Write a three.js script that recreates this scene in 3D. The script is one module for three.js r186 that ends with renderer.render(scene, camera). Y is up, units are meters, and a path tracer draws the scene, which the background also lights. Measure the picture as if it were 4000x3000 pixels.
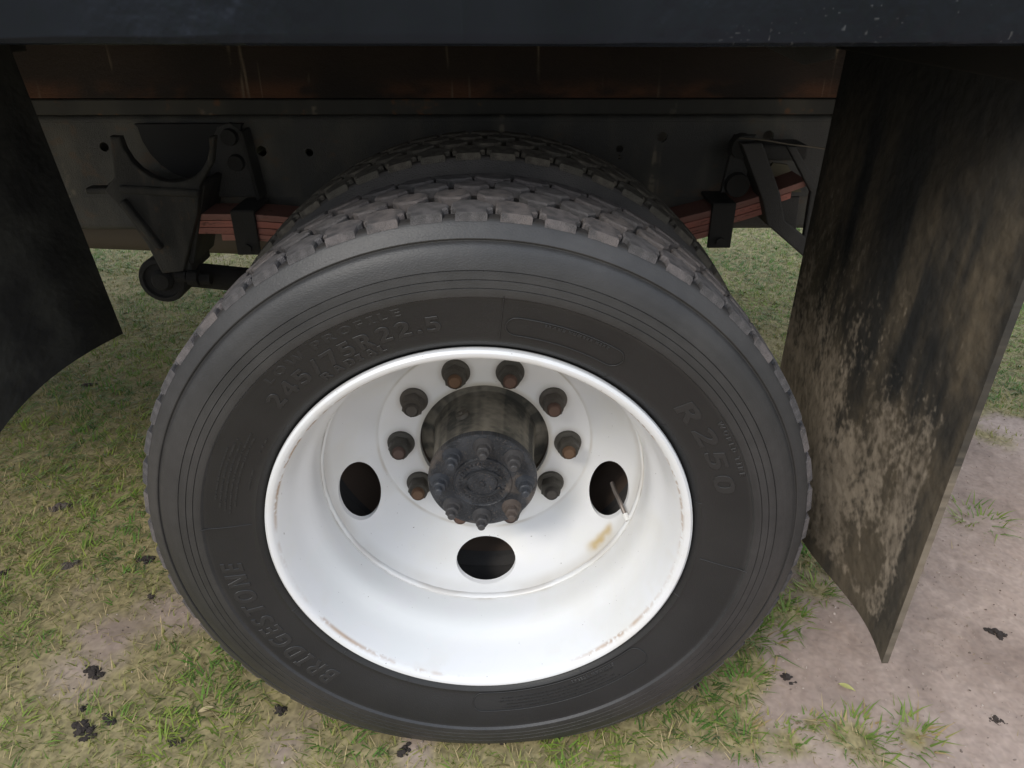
import * as THREE from 'three';
import { mergeGeometries, toCreasedNormals } from 'three/addons/utils/BufferGeometryUtils.js';
import { FontLoader } from 'three/addons/loaders/FontLoader.js';
import { TextGeometry } from 'three/addons/geometries/TextGeometry.js';
import { RoundedBoxGeometry } from 'three/addons/geometries/RoundedBoxGeometry.js';
import { Brush, Evaluator, SUBTRACTION } from 'three-bvh-csg';

// ---------------------------------------------------------------- camera, sky, sun, exposure
const scene = new THREE.Scene();
const camera = new THREE.PerspectiveCamera(55.53, 4 / 3, 0.05, 400);
camera.rotation.order = 'YXZ';
camera.position.set(0.0402, 1.1443, 0.8017);
camera.rotation.set(-0.4961, -0.0067, 0);
const renderer = new THREE.WebGLRenderer();
renderer.toneMapping = THREE.LinearToneMapping;
renderer.toneMappingExposure = 1.34;
renderer.shadowMap.enabled = true;
const SKY = 1.0;                                   // overall strength of the overcast sky
const sun = new THREE.DirectionalLight(new THREE.Color(1.0, 0.94, 0.85), 1.25);
sun.position.set(-4.2, 6.0, 5.2);
sun.castShadow = true; sun.shadow.radius = 34; sun.shadow.mapSize.set(2048, 2048);
Object.assign(sun.shadow.camera, { left: -4, right: 4, top: 4, bottom: -4, near: 0.5, far: 30 });
scene.add(sun, sun.target);

// ---------------------------------------------------------------- noise and helpers
function rng(seed) { let a = seed >>> 0; return () => { a = (a + 0x6D2B79F5) | 0; let t = Math.imul(a ^ (a >>> 15), 1 | a); t = (t + Math.imul(t ^ (t >>> 7), 61 | t)) ^ t; return ((t ^ (t >>> 14)) >>> 0) / 4294967296; }; }
const TAB = (() => { const r = rng(77), t = new Float32Array(4096); for (let i = 0; i < 4096; i++) t[i] = r(); return t; })();
const hash = (x, y, z) => TAB[(Math.imul(x, 374761393) + Math.imul(y, 668265263) + Math.imul(z, 1274126177) ^ Math.imul(x ^ y, 97531)) >>> 9 & 4095];
function noise(x, y, z = 0) {
  const xi = Math.floor(x), yi = Math.floor(y), zi = Math.floor(z); let u = x - xi, v = y - yi, w = z - zi;
  u = u * u * (3 - 2 * u); v = v * v * (3 - 2 * v); w = w * w * (3 - 2 * w);
  const L = (a, b, t) => a + (b - a) * t;
  return L(L(L(hash(xi, yi, zi), hash(xi + 1, yi, zi), u), L(hash(xi, yi + 1, zi), hash(xi + 1, yi + 1, zi), u), v),
    L(L(hash(xi, yi, zi + 1), hash(xi + 1, yi, zi + 1), u), L(hash(xi, yi + 1, zi + 1), hash(xi + 1, yi + 1, zi + 1), u), v), w);
}
const fbm = (x, y, z = 0, o = 4) => { let s = 0, a = 0.5, n = 0; for (let i = 0; i < o; i++) { s += a * noise(x, y, z); n += a; a *= 0.5; x = x * 2.03 + 7.1; y = y * 2.03 + 3.7; z = z * 2.03 + 1.3; } return s / n; };
const clamp = (x, a = 0, b = 1) => Math.max(a, Math.min(b, x));
const sm = (a, b, x) => { const t = clamp((x - a) / (b - a)); return t * t * (3 - 2 * t); };
const mix = (a, b, t) => a + (b - a) * t;
const mix3 = (a, b, t) => [mix(a[0], b[0], t), mix(a[1], b[1], t), mix(a[2], b[2], t)];
const enc = (c) => { c = clamp(c); return 255 * (c <= 0.0031308 ? 12.92 * c : 1.055 * Math.pow(c, 1 / 2.4) - 0.055); };
function colorTex(w, h, fn) {                        // fn(u, v) -> linear rgb
  const d = new Uint8Array(w * h * 4);
  for (let j = 0; j < h; j++) for (let i = 0; i < w; i++) { const c = fn((i + 0.5) / w, (j + 0.5) / h), k = (j * w + i) * 4; d[k] = enc(c[0]); d[k + 1] = enc(c[1]); d[k + 2] = enc(c[2]); d[k + 3] = 255; }
  const t = new THREE.DataTexture(d, w, h); t.colorSpace = THREE.SRGBColorSpace; return fin(t);
}
function grayTex(w, h, fn) {
  const d = new Uint8Array(w * h * 4);
  for (let j = 0; j < h; j++) for (let i = 0; i < w; i++) { const c = 255 * clamp(fn((i + 0.5) / w, (j + 0.5) / h)), k = (j * w + i) * 4; d[k] = d[k + 1] = d[k + 2] = c; d[k + 3] = 255; }
  return fin(new THREE.DataTexture(d, w, h));
}
function fin(t) { t.wrapS = t.wrapT = THREE.RepeatWrapping; t.magFilter = THREE.LinearFilter; t.minFilter = THREE.LinearMipmapLinearFilter; t.generateMipmaps = true; t.needsUpdate = true; return t; }
const lin = (r, g, b) => new THREE.Color().setRGB(r, g, b);
const std = (r, g, b, rough = 0.7, extra = {}) => new THREE.MeshStandardMaterial({ color: lin(r, g, b), roughness: rough, side: THREE.DoubleSide, ...extra });
const used = {};
function numbered(n) { used[n] = (used[n] ?? -1) + 1; return used[n] ? `${n}_${String(used[n]).padStart(3, '0')}` : n; }
function obj(name, geo, mat, parent, label) {
  const m = new THREE.Mesh(Array.isArray(geo) ? mergeGeometries(geo.map(plain)) : geo, mat);
  m.name = parent ? name : numbered(name); m.castShadow = m.receiveShadow = true;
  if (label) m.userData.label = label;
  (parent || scene).add(m); return m;
}
const plain = (g) => { g = g.index ? g.toNonIndexed() : g; for (const k of Object.keys(g.attributes)) if (!['position', 'normal', 'uv'].includes(k)) g.deleteAttribute(k); return g; };
function tag(o, label, category, group, kind) { o.userData.label = label; o.userData.category = category; if (group) o.userData.group = group; if (kind) o.userData.kind = kind; return o; }

// surface of revolution about the z axis; profile = [[r, z], ...]; corners sharper than ~35 degrees stay sharp
function revolve(profile, segs = 128, t0 = 0, t1 = Math.PI * 2) {
  const P = [], N = [], U = [], I = []; let len = 0; const acc = [0];
  for (let i = 1; i < profile.length; i++) { len += Math.hypot(profile[i][0] - profile[i - 1][0], profile[i][1] - profile[i - 1][1]); acc.push(len); }
  const nor = []; for (let i = 1; i < profile.length; i++) { const dr = profile[i][0] - profile[i - 1][0], dz = profile[i][1] - profile[i - 1][1], l = Math.hypot(dr, dz) || 1; nor.push([dz / l, -dr / l]); }
  const vn = (i, s) => { const a = nor[s], o = i === s ? nor[s - 1] : nor[s + 1]; if (!o || a[0] * o[0] + a[1] * o[1] < 0.82) return a; const x = a[0] + o[0], y = a[1] + o[1], l = Math.hypot(x, y); return [x / l, y / l]; };
  for (let s = 0; s < nor.length; s++) for (const i of [s, s + 1]) { const n = vn(i, s);
    for (let k = 0; k <= segs; k++) { const t = t0 + (t1 - t0) * k / segs, c = Math.cos(t), d = Math.sin(t); P.push(profile[i][0] * c, profile[i][0] * d, profile[i][1]); N.push(n[0] * c, n[0] * d, n[1]); U.push(k / segs, acc[i] / len); } }
  const W = segs + 1;
  for (let s = 0; s < nor.length; s++) for (let k = 0; k < segs; k++) { const a = s * 2 * W + k, b = a + 1, c = a + W, d = c + 1; I.push(a, b, d, a, d, c); }
  const g = new THREE.BufferGeometry(); g.setAttribute('position', new THREE.Float32BufferAttribute(P, 3)); g.setAttribute('normal', new THREE.Float32BufferAttribute(N, 3)); g.setAttribute('uv', new THREE.Float32BufferAttribute(U, 2)); g.setIndex(I); return g;
}
// position along a profile for texture painting: v in 0..1 -> [r, z]
function along(profile) {
  const acc = [0]; for (let i = 1; i < profile.length; i++) acc.push(acc[i - 1] + Math.hypot(profile[i][0] - profile[i - 1][0], profile[i][1] - profile[i - 1][1]));
  const L = acc[acc.length - 1]; return (v) => { const s = v * L; let i = 1; while (i < acc.length - 1 && acc[i] < s) i++; const t = (s - acc[i - 1]) / (acc[i] - acc[i - 1] || 1); return [mix(profile[i - 1][0], profile[i][0], t), mix(profile[i - 1][1], profile[i][1], t)]; };
}
function box(w, h, d, x = 0, y = 0, z = 0, r = 0.003, rot) { const g = new RoundedBoxGeometry(w, h, d, 2, Math.min(r, w / 2.1, h / 2.1, d / 2.1)); if (rot) g.rotateX(rot[0]).rotateY(rot[1]).rotateZ(rot[2]); return g.translate(x, y, z); }
function cyl(r0, r1, h, seg, a, b) {                 // from a to b when given, else along z
  const g = new THREE.CylinderGeometry(r1, r0, h, seg);
  if (!a) return g.rotateX(Math.PI / 2);
  const A = new THREE.Vector3(...a), B = new THREE.Vector3(...b), d = B.clone().sub(A);
  const m = new THREE.Matrix4().compose(A.clone().add(B).multiplyScalar(0.5), new THREE.Quaternion().setFromUnitVectors(new THREE.Vector3(0, 1, 0), d.clone().normalize()), new THREE.Vector3(1, d.length() / h, 1)); return g.applyMatrix4(m);
}
function plate(pts, depth, z, holes = [], bevel = 0.002, curve = 10) { // outline in x, y; thickness along z
  const s = new THREE.Shape(pts.map(([x, y]) => new THREE.Vector2(x, y)));
  for (const [x, y, r] of holes) { const p = new THREE.Path(); p.absarc(x, y, r, 0, Math.PI * 2, true); s.holes.push(p); }
  return new THREE.ExtrudeGeometry(s, { depth: depth - 2 * bevel, bevelEnabled: bevel > 0, bevelSize: bevel, bevelThickness: bevel, bevelOffset: -bevel, bevelSegments: 2, curveSegments: curve }).translate(0, 0, z + bevel);
}
const sub = new Evaluator(); sub.useGroups = false; sub.attributes = ['position', 'normal', 'uv'];

// ---------------------------------------------------------------- sky (overcast, no sun disc)
{
  const w = 128, h = 64, d = new Float32Array(w * h * 4);
  for (let j = 0; j < h; j++) for (let i = 0; i < w; i++) {
    const el = ((j + 0.5) / h - 0.5) * Math.PI, a = (i + 0.5) / w * Math.PI * 2, k = (j * w + i) * 4;
    const c = fbm(Math.cos(a) * Math.cos(el) * 1.7 + 9, Math.sin(el) * 2.6 + 4, Math.sin(a) * Math.cos(el) * 1.7 + 5, 4);
    const up = sm(-0.05, 1.2, el), b = SKY * (0.72 + 0.38 * up) * (0.8 + 0.4 * c), hz = 1 - up;
    const col = el < -0.02 ? [0.2, 0.19, 0.15] : [b * mix(0.85, 0.98, hz), b, b * mix(1.25, 1.04, hz)];
    d[k] = col[0]; d[k + 1] = col[1]; d[k + 2] = col[2]; d[k + 3] = 1;
  }
  const t = new THREE.DataTexture(d, w, h, THREE.RGBAFormat, THREE.FloatType); t.mapping = THREE.EquirectangularReflectionMapping; t.magFilter = t.minFilter = THREE.LinearFilter; t.needsUpdate = true;
  scene.background = t; scene.environment = t;
}

// ---------------------------------------------------------------- ground: sandy lot with worn grass
const PATCH = [ // tufts and thick patches (x, z, radius, weight)
  [0.71, -0.47, 0.07, 0.8], [0.70, -0.36, 0.05, 0.5], [0.62, -0.29, 0.05, 0.9], [0.53, -0.235, 0.06, 1.0], [0.485, -0.15, 0.06, 0.9], [0.42, -0.11, 0.06, 1.0], [0.35, -0.07, 0.06, 1.1], [0.45, -0.03, 0.05, 0.6],
  [0.64, -0.01, 0.055, 1.1], [0.735, -0.01, 0.05, 0.8], [0.67, 0.05, 0.06, 0.7], [0.52, -0.005, 0.035, 0.5], [0.57, -0.04, 0.02, 0.6], [0.226, -0.02, 0.06, 1.0], [0.15, 0.01, 0.06, 1.0], [0.08, 0.03, 0.04, 0.9], [-0.06, 0.02, 0.035, 0.6],
  [1.19, -0.6, 0.09, 0.9], [1.43, -0.95, 0.16, 0.9], [1.65, -1.25, 0.2, 0.9], [1.8, -1.5, 0.25, 0.9], [-0.24, 0.0, 0.09, 0.6], [-0.47, -0.12, 0.12, 0.7], [-1.15, -0.9, 0.25, 0.7], [-0.98, -1.0, 0.22, 0.6], [-1.07, -0.52, 0.06, 0.9], [-1.25, -1.3, 0.3, 0.4], [-0.52, -0.2, 0.1, 0.6], [-0.8, -0.55, 0.2, 0.4],
];
function grassAt(x, z) {                             // 0 bare .. 1 thick
  const n = fbm(x * 3.1 + 20, z * 3.1 + 11, 0, 4), m = fbm(x * 9 + 3, z * 9 + 8, 2, 3);
  let d = 0.62 + (n - 0.5) * 1.7 + (m - 0.5) * 0.9;
  // the bare wheel track on the right, and the thin corner in front on the left
  const right = sm(0.1, 0.5, x + z * 0.1) * (1 - sm(0.45, 0.95, -z - (x - 0.9) * 0.5 + 0.1 + (n - 0.5) * 0.9)) * (1 - sm(2.0, 2.8, x + (n - 0.5))) * (1 - sm(1.0, 1.55, z));
  d -= right * 0.95;
  d -= sm(-0.5, 0.05, z) * 0.36 * (1 - right); d += sm(-1.0, -1.7, z) * 0.42;
  for (const [px, pz, r, w] of PATCH) { const q = ((x - px) ** 2 + (z - pz) ** 2) / (r * r); if (q < 4) d += w * Math.exp(-q * 1.6) * (0.55 + 0.9 * m); }
  return clamp(d);
}
const TILE = 6;
function groundHeight(x, z) { return (fbm(x * 4 + 50, z * 4 + 50, 0, 4) - 0.5) * 0.020 + 0.010 + (fbm(x * 30, z * 30, 4, 2) - 0.5) * 0.004; }
{
  const N = 1600, den = (u, v) => { let x = (u - 0.5) * TILE, z = (v - 0.5) * TILE - 1.4; return [x, z]; };
  const map = colorTex(N, N, (u, v) => {
    const [x, z] = den(u, v), g = grassAt(x, z), f = fbm(x * 55, z * 55, 1, 3), fb = Math.max(noise(x * 300 + z * 60, z * 45, 8), noise(z * 300 - x * 70, x * 45, 12), noise((x + z) * 210, (x - z) * 40, 4)), c = fbm(x * 6 + 1, z * 6, 3, 4), p = noise(x * 210, z * 210, 5);
    let s = mix3([0.29, 0.214, 0.170], [0.435, 0.335, 0.275], clamp(0.5 + (c - 0.5) * 1.5 + (f - 0.5) * 0.7));
    s = s.map((k) => k * (0.86 + 0.28 * p));
    const moist = sm(0.60, 0.72, fbm(x * 11 + 40, z * 11, 7, 3)); s = mix3(s, [0.12, 0.09, 0.075], moist * 0.22);
    const th = mix3([0.175, 0.150, 0.056], [0.38, 0.315, 0.140], clamp(f * 0.9 - 0.15 + (fb - 0.62) * 2.0));
    return mix3(s, th, sm(0.12, 0.62, g) * 0.85);
  });
  const bump = grayTex(1024, 1024, (u, v) => { const [x, z] = den(u, v); return 0.5 * fbm(x * 26, z * 26, 2, 4) + 0.35 * noise(x * 130, z * 130, 3) + 0.15 * noise(x * 75 + 9, z * 75, 3); });
  const axis = (n) => { const a = []; for (let i = 0; i <= n; i++) { const t = i / n * 2 - 1; a.push(Math.sign(t) * (Math.abs(t) * 2.6 + Math.pow(Math.abs(t), 9) * 160)); } return a; };
  const ax = axis(300), az = axis(300), P = [], U = [], I = [];
  for (const zz of az) for (const x of ax) { const z = zz - 1.2, k = 1 - sm(2.5, 5, Math.hypot(x, zz)); P.push(x, groundHeight(x, z) * k, z); U.push(x / TILE + 0.5, (z + 1.4) / TILE + 0.5); }
  const W = ax.length; for (let j = 0; j < W - 1; j++) for (let i = 0; i < W - 1; i++) { const a = j * W + i; I.push(a, a + W, a + 1, a + 1, a + W, a + W + 1); }
  const g = new THREE.BufferGeometry(); g.setAttribute('position', new THREE.Float32BufferAttribute(P, 3)); g.setAttribute('uv', new THREE.Float32BufferAttribute(U, 2)); g.setIndex(I); g.computeVertexNormals();
  const gr = obj('ground', g, new THREE.MeshStandardMaterial({ map, bumpMap: bump, bumpScale: 0.006, roughness: 1 })); gr.userData.kind = 'structure'; gr.userData.label = 'sandy ground with worn patches of grass under the truck'; gr.userData.category = 'ground';
}
// grass: clumps of blades, scattered by how thick the grass grows
function bladeGeo(list) {                            // list of [x, z, height, width, lean angle, lean amount, bend]
  const P = [], I = [];
  for (const [x, z, h, w, a, lean, bend] of list) {
    const b = P.length / 3, ca = Math.cos(a), sa = Math.sin(a);
    for (let k = 0; k < 4; k++) {
      const t = k / 3, out = lean * t + bend * t * t, y = h * t * Math.sqrt(Math.max(0.06, 1 - 0.55 * (lean + bend * t) ** 2)) - 0.006, ww = w * (1 - t * t * 0.98) * 0.5;
      const cx = x + ca * out * h, cz = z + sa * out * h;
      P.push(cx - sa * ww, y, cz + ca * ww, cx + sa * ww, y, cz - ca * ww); 
    }
    for (let k = 0; k < 3; k++) { const o = b + k * 2; I.push(o, o + 2, o + 1, o + 1, o + 2, o + 3); }
  }
  const g = new THREE.BufferGeometry(); g.setAttribute('position', new THREE.Float32BufferAttribute(P, 3)); g.setIndex(I); g.computeVertexNormals(); return g;
}
function clump(r, n, rad, h0, h1, w, lean, bend) { const l = []; for (let i = 0; i < n; i++) { const a = r() * 6.283, d = Math.sqrt(r()) * rad; l.push([Math.cos(a) * d, Math.sin(a) * d, mix(h0, h1, r() ** 1.4), w * (0.6 + 0.7 * r()), a + (r() - 0.5) * 2.2, lean * (0.35 + r()), bend * r()]); } return bladeGeo(l); }
const leafMat = new THREE.MeshPhysicalMaterial({ color: lin(1, 1, 1), roughness: 0.75, side: THREE.DoubleSide, transmission: 0.3, thickness: 0 });
const strawMat = std(1, 1, 1, 0.95), tuftMat = new THREE.MeshPhysicalMaterial({ vertexColors: true, roughness: 0.7, side: THREE.DoubleSide, transmission: 0.3, thickness: 0 });
function scatter(name, label, geo, mat, count, seed, accept, tint, scale) {
  const r = rng(seed), items = [];
  let guard = 0; while (items.length < count && guard++ < count * 40) { const x = mix(-2.6, 3.2, r()), z = mix(-4.4, 0.45, Math.pow(r(), 0.75)), g = grassAt(x, z); if (r() < accept(g, x, z)) items.push([x, z, g, r(), r(), r()]); }
  const m = new THREE.InstancedMesh(geo, mat, items.length), q = new THREE.Object3D(), c = new THREE.Color();
  items.forEach(([x, z, g, a, b, d], i) => { q.position.set(x, groundHeight(x, z), z); q.rotation.set((b - 0.5) * 0.25, a * 6.283, (d - 0.5) * 0.25); q.scale.setScalar(scale(g, b)); q.updateMatrix(); m.setMatrixAt(i, q.matrix); c.setRGB(...tint(b, d, x, z, a)); m.setColorAt(i, c); });
  m.name = numbered(name); m.castShadow = m.receiveShadow = true; tag(m, label, 'grass', null, 'stuff'); scene.add(m); return m;
}
{
  const r = rng(5);
  const green = (b, d, x, z, a) => { const y = fbm(x * 5, z * 5, 9, 3); const k = 0.6 + 0.8 * b; let c = mix3([0.080, 0.180, 0.014], [0.25, 0.305, 0.036], clamp((y - 0.35) * 2 + (d - 0.5) * 0.7)); if (a < 0.10) c = [0.25, 0.21, 0.07]; return c.map((v) => v * k); };
  const dry = (b, d) => mix3([0.20, 0.155, 0.07], [0.47, 0.365, 0.19], b * 0.75 + d * 0.25);
  const olive = (b, d) => mix3([0.140, 0.178, 0.028], [0.32, 0.305, 0.080], b * 0.7 + d * 0.3);
  scatter('grass', 'short green grass growing in thick patches behind and beside the truck', clump(r, 9, 0.022, 0.009, 0.030, 0.0030, 0.85, 0.7), leafMat, 26000, 1, (g) => sm(0.42, 0.95, g) * 0.95, green, (g, b) => 0.55 + 0.75 * g * g + 0.25 * b);
  scatter('grass', 'thin olive turf of cropped blades covering the lot left of the wheel', clump(r, 11, 0.03, 0.008, 0.026, 0.003, 1.0, 0.6), leafMat, 34000, 2, (g) => sm(0.10, 0.5, g), olive, (g, b) => 0.6 + 0.6 * b);
  scatter('dry_grass', 'tan dead grass stems lying flat over the sand', clump(r, 8, 0.032, 0.012, 0.042, 0.0021, 1.25, 0.3), strawMat, 24000, 3, (g) => 0.02 + sm(0.08, 0.45, g) * 0.85, dry, (g, b) => 0.5 + 0.6 * b);
}

// bright tufts standing alone on the sand
{
  const spots = [[0.718, -0.475, 0.055, 0.05, 'green grass tuft on bare sand behind the right flap bottom edge'], [0.70, -0.36, 0.035, 0.042, 'small green grass tuft on sand beside the lower edge of the right flap'], [0.615, -0.285, 0.035, 0.042, 'green grass tuft between the tyre and the right flap'],
    [0.54, -0.232, 0.05, 0.05, 'full green grass tuft touching the lower right of the tyre'], [0.64, -0.012, 0.045, 0.052, 'brightest green grass tuft at the bottom edge, left one of the pair on sand'], [0.735, -0.012, 0.04, 0.048, 'green grass tuft with tan stems, right one of the pair on the bottom edge'],
    [0.52, -0.005, 0.022, 0.032, 'low yellow green tuft on sand at the bottom edge right of the tyre'], [1.185, -0.60, 0.06, 0.05, 'green grass tuft on sand at the far right, past the outer edge of the flap'], [0.566, -0.045, 0.016, 0.03, 'tiny yellow green tuft on sand just above the bottom edge tufts'], [0.45, -0.03, 0.03, 0.042, 'sparse green tuft with brown stems at the bottom right of the tyre']];
  spots.forEach(([x, z, r, h, label], k) => {
    const q = rng(300 + k), g = clump(q, Math.round(30 + r * 900), r, h * 0.35, h, 0.0042, 0.8, 0.8).toNonIndexed(), n = g.attributes.position.count, C = new Float32Array(n * 3);
    for (let b = 0; b < n; b += 18) { let c = mix3([0.10, 0.20, 0.022], [0.27, 0.33, 0.06], q()); if (q() < 0.14) c = [0.45, 0.33, 0.15]; for (let i = b; i < Math.min(n, b + 18); i++) C.set(c, i * 3); }
    g.setAttribute('color', new THREE.BufferAttribute(C, 3)); g.computeVertexNormals();
    const m = obj('grass_tuft', g, tuftMat); m.position.set(x, groundHeight(x, z), z); tag(m, label, 'grass tuft');
  });
  const r = rng(41), cg = new THREE.IcosahedronGeometry(1, 0), N = 9000, im = new THREE.InstancedMesh(cg, std(1, 1, 1, 1), N), o = new THREE.Object3D(), c = new THREE.Color();
  for (let i = 0; i < N; i++) { let x, z; do { x = mix(-1.8, 2.6, r()); z = mix(-2.2, 0.4, Math.pow(r(), 0.6)); } while (grassAt(x, z) > 0.15 + 0.6 * r()); const s = 0.0007 + 0.0018 * r() ** 4; o.position.set(x, groundHeight(x, z) + s * 0.2, z); o.rotation.set(r() * 6, r() * 6, r() * 6); o.scale.set(s * (0.8 + r()), s * 0.7, s * (0.8 + r())); o.updateMatrix(); im.setMatrixAt(i, o.matrix); const t = r(); c.setRGB(...(t < 0.14 ? [0.15, 0.115, 0.092] : mix3([0.20, 0.155, 0.125], [0.46, 0.38, 0.32], r()))); im.setColorAt(i, c); }
  im.name = 'sand_grit'; im.castShadow = im.receiveShadow = true; tag(im, 'fine grit and soil crumbs lying over the bare sand', 'grit', null, 'stuff'); scene.add(im);
}

// ================================================================ THE TRUCK
const truck = new THREE.Group(); truck.name = 'truck'; scene.add(truck);
tag(truck, 'black flatbed truck with a white dual rear wheel, seen from its side', 'truck');
const CY = 0.46;                                     // wheel centre height
const X = (v) => [v[0], v[1] + CY, v[2]];

// ---------------------------------------------------------------- tyre
const ZC = -0.105;
const half = [ // front half, from the tread floor to the bead, z measured from the tyre's middle
  [0.4580, 0.080], [0.4598, 0.0835], [0.4596, 0.0968], [0.4590, 0.0990], [0.4570, 0.1018], [0.4545, 0.1040], [0.4505, 0.1066], [0.4465, 0.1092], [0.4425, 0.1118], [0.4402, 0.1132], [0.4390, 0.1130], [0.4378, 0.1116], [0.4364, 0.1118], [0.4352, 0.1146], [0.4330, 0.1168], [0.4290, 0.1196], [0.4200, 0.1236], [0.4110, 0.1262],
  [0.4076, 0.1270], [0.4070, 0.1259], [0.4064, 0.1272], [0.3972, 0.1286], [0.3966, 0.1275], [0.3960, 0.1288], [0.3876, 0.1298], [0.3870, 0.1287], [0.3864, 0.1299], [0.3800, 0.1303], [0.3770, 0.1298], [0.3748, 0.1262],
  [0.3690, 0.1250], [0.3550, 0.1218], [0.3400, 0.1172], [0.3280, 0.1128], [0.3180, 0.1092], [0.3130, 0.1078], [0.3112, 0.1082], [0.3100, 0.1074], [0.3060, 0.1040], [0.3020, 0.0990], [0.2990, 0.0930], [0.2900, 0.0900],
];
const front = half.map(([r, z]) => [r, z + ZC]);
const tyreProfile = [...half.slice().reverse().map(([r, z]) => [r, -z + ZC]), ...front];
function sidewallZ(r) { for (let i = 1; i < front.length; i++) if (front[i][0] <= r) { const a = front[i - 1], b = front[i], t = (r - a[0]) / (b[0] - a[0]); return mix(a[1], b[1], t); } return front[front.length - 1][1]; }
const tyreMap = (dirt) => { const at = along(tyreProfile);
  return colorTex(1024, 512, (u, v) => {
    const [r, z] = at(v), a = u * Math.PI * 2, c = Math.cos(a) * r, s = Math.sin(a) * r, n = fbm(c * 14, s * 14, z * 14 + 5, 4), f = fbm(c * 90, s * 90, z * 90, 2), st = fbm(a * 3, r * 160, 2, 2);
    let col = mix3([0.011, 0.011, 0.011], [0.021, 0.0208, 0.0203], n);
    const tr = r > 0.4575 && Math.abs(z - ZC) < 0.1;
    const dust = tr ? 0.16 : sm(0.370, 0.377, r) * (0.05 + 0.09 * n + 0.09 * st) + sm(0.36, 0.30, r) * 0.03 + sm(0.436, 0.445, r) * 0.05;
    col = mix3(col, mix3([0.125, 0.122, 0.122], [0.20, 0.175, 0.155], tr ? 0.9 : 0.12 + 0.3 * n), clamp(dust * (0.75 + 0.5 * f) + dirt * (0.25 + 0.5 * n)));
    return col;
  }); };
const scuff = grayTex(512, 512, (u, v) => fbm(u * 60, v * 60, 1, 3));
const tyreBump = scuff.clone(); tyreBump.repeat.set(24, 10); tyreBump.needsUpdate = true;
const rubber = new THREE.MeshStandardMaterial({ map: tyreMap(0), roughness: 0.47, bumpMap: tyreBump, bumpScale: 0.00022, side: THREE.DoubleSide });
const rubberIn = new THREE.MeshStandardMaterial({ map: tyreMap(0.55), roughness: 0.85, bumpMap: tyreBump, bumpScale: 0.0008, side: THREE.DoubleSide });
const blockBump = scuff.clone(); blockBump.repeat.set(1.5, 1.5); blockBump.needsUpdate = true;
const blockTex = (base, dusty, seed) => colorTex(256, 256, (u, v) => { const n = fbm(u * 7 + seed, v * 7, seed, 4), f = noise(u * 90, v * 90, seed); return mix3(base, dusty, clamp(0.5 + (n - 0.5) * 2.2 + (f - 0.5) * 0.5)); });
const treadMats = [0, 1, 2].map((k) => new THREE.MeshStandardMaterial({ map: blockTex([0.070, 0.065, 0.064], [[0.148, 0.130, 0.124], [0.135, 0.124, 0.121], [0.16, 0.138, 0.128]][k], k * 5 + 1), roughness: 0.85, bumpMap: blockBump, bumpScale: 0.0012, side: THREE.DoubleSide }));
const treadMatsIn = [0, 1].map((k) => new THREE.MeshStandardMaterial({ map: blockTex([0.075, 0.068, 0.056], [[0.17, 0.15, 0.12], [0.14, 0.128, 0.105]][k], k * 7 + 3), roughness: 0.9, bumpMap: blockBump, bumpScale: 0.0015, side: THREE.DoubleSide }));
const PITCHES = 57, PITCH = Math.PI * 2 / PITCHES, PL = PITCH * 0.467;
const T0 = 0.0985;                                   // outer edge of the tread from the tyre's middle
const crown = (t) => 0.4695 - 0.0042 * ((t - T0) / T0) ** 2;
function tread(poly, edge) {                         // poly in (arc, across); edge = points on the shoulder, whose wall runs down the side
  const n = poly.length, P = [], U = [], I = [], c = poly.reduce((a, p) => [a[0] + p[0] / n, a[1] + p[1] / n], [0, 0]);
  const put = (s, t, r, z) => { const a = s / 0.467 - PITCH / 2; P.push(Math.sin(a) * r, Math.cos(a) * r, z); U.push(s / 0.06, t / 0.06); };
  const at = (t) => (edge < 0 ? ZC + (T0 - t) : ZC + (T0 - t));
  const near = (p) => edge && Math.abs(p[1] - (edge < 0 ? 0 : 2 * T0)) < 1e-6, dirz = edge < 0 ? 1 : -1;
  for (const p of poly) { const l = Math.hypot(p[0] - c[0], p[1] - c[1]), k = 1 - 0.0022 / l; put(c[0] + (p[0] - c[0]) * k, c[1] + (p[1] - c[1]) * k, crown(p[1]), at(c[1] + (p[1] - c[1]) * k)); }
  for (const p of poly) put(p[0], p[1], crown(p[1]) - 0.0021, at(p[1]));
  for (const p of poly) put(p[0], p[1], near(p) ? 0.4564 : 0.4560, at(p[1]) + (near(p) ? dirz * 0.0042 : 0));
  for (const f of THREE.ShapeUtils.triangulateShape(poly.map(([x, y]) => new THREE.Vector2(x, y)), [])) I.push(...f);
  for (let q = 0; q < 2; q++) for (let i = 0; i < n; i++) { const j = (i + 1) % n, a = q * n + i, b = q * n + j; I.push(a, b, a + n, b, b + n, a + n); }
  let g = new THREE.BufferGeometry(); g.setAttribute('position', new THREE.Float32BufferAttribute(P, 3)); g.setAttribute('uv', new THREE.Float32BufferAttribute(U, 2)); g.setIndex(I);
  g = toCreasedNormals(g, 0.5); const nn = g.attributes.normal, pp = g.attributes.position, uu = g.attributes.uv;
  for (let i = 0; i < pp.count; i++) if (nn.getY(i) < 0.7) uu.setXY(i, (Math.abs(nn.getX(i)) > 0.7 ? pp.getZ(i) : pp.getX(i)) / 0.06 + 0.37, pp.getY(i) / 0.06);
  return g;
}
const L = PL, shoulder = [[0.0074, 0], [L * 0.3, 0], [L * 0.7, 0], [L - 0.0074, 0], [L - 0.0070, 0.0135], [L - 0.0014, 0.0180], [L - 0.0014, 0.030], [L - 0.0185, 0.0445], [0.0120, 0.0465], [0.0014, 0.035], [0.0014, 0.0180], [0.0070, 0.0135]];
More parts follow.
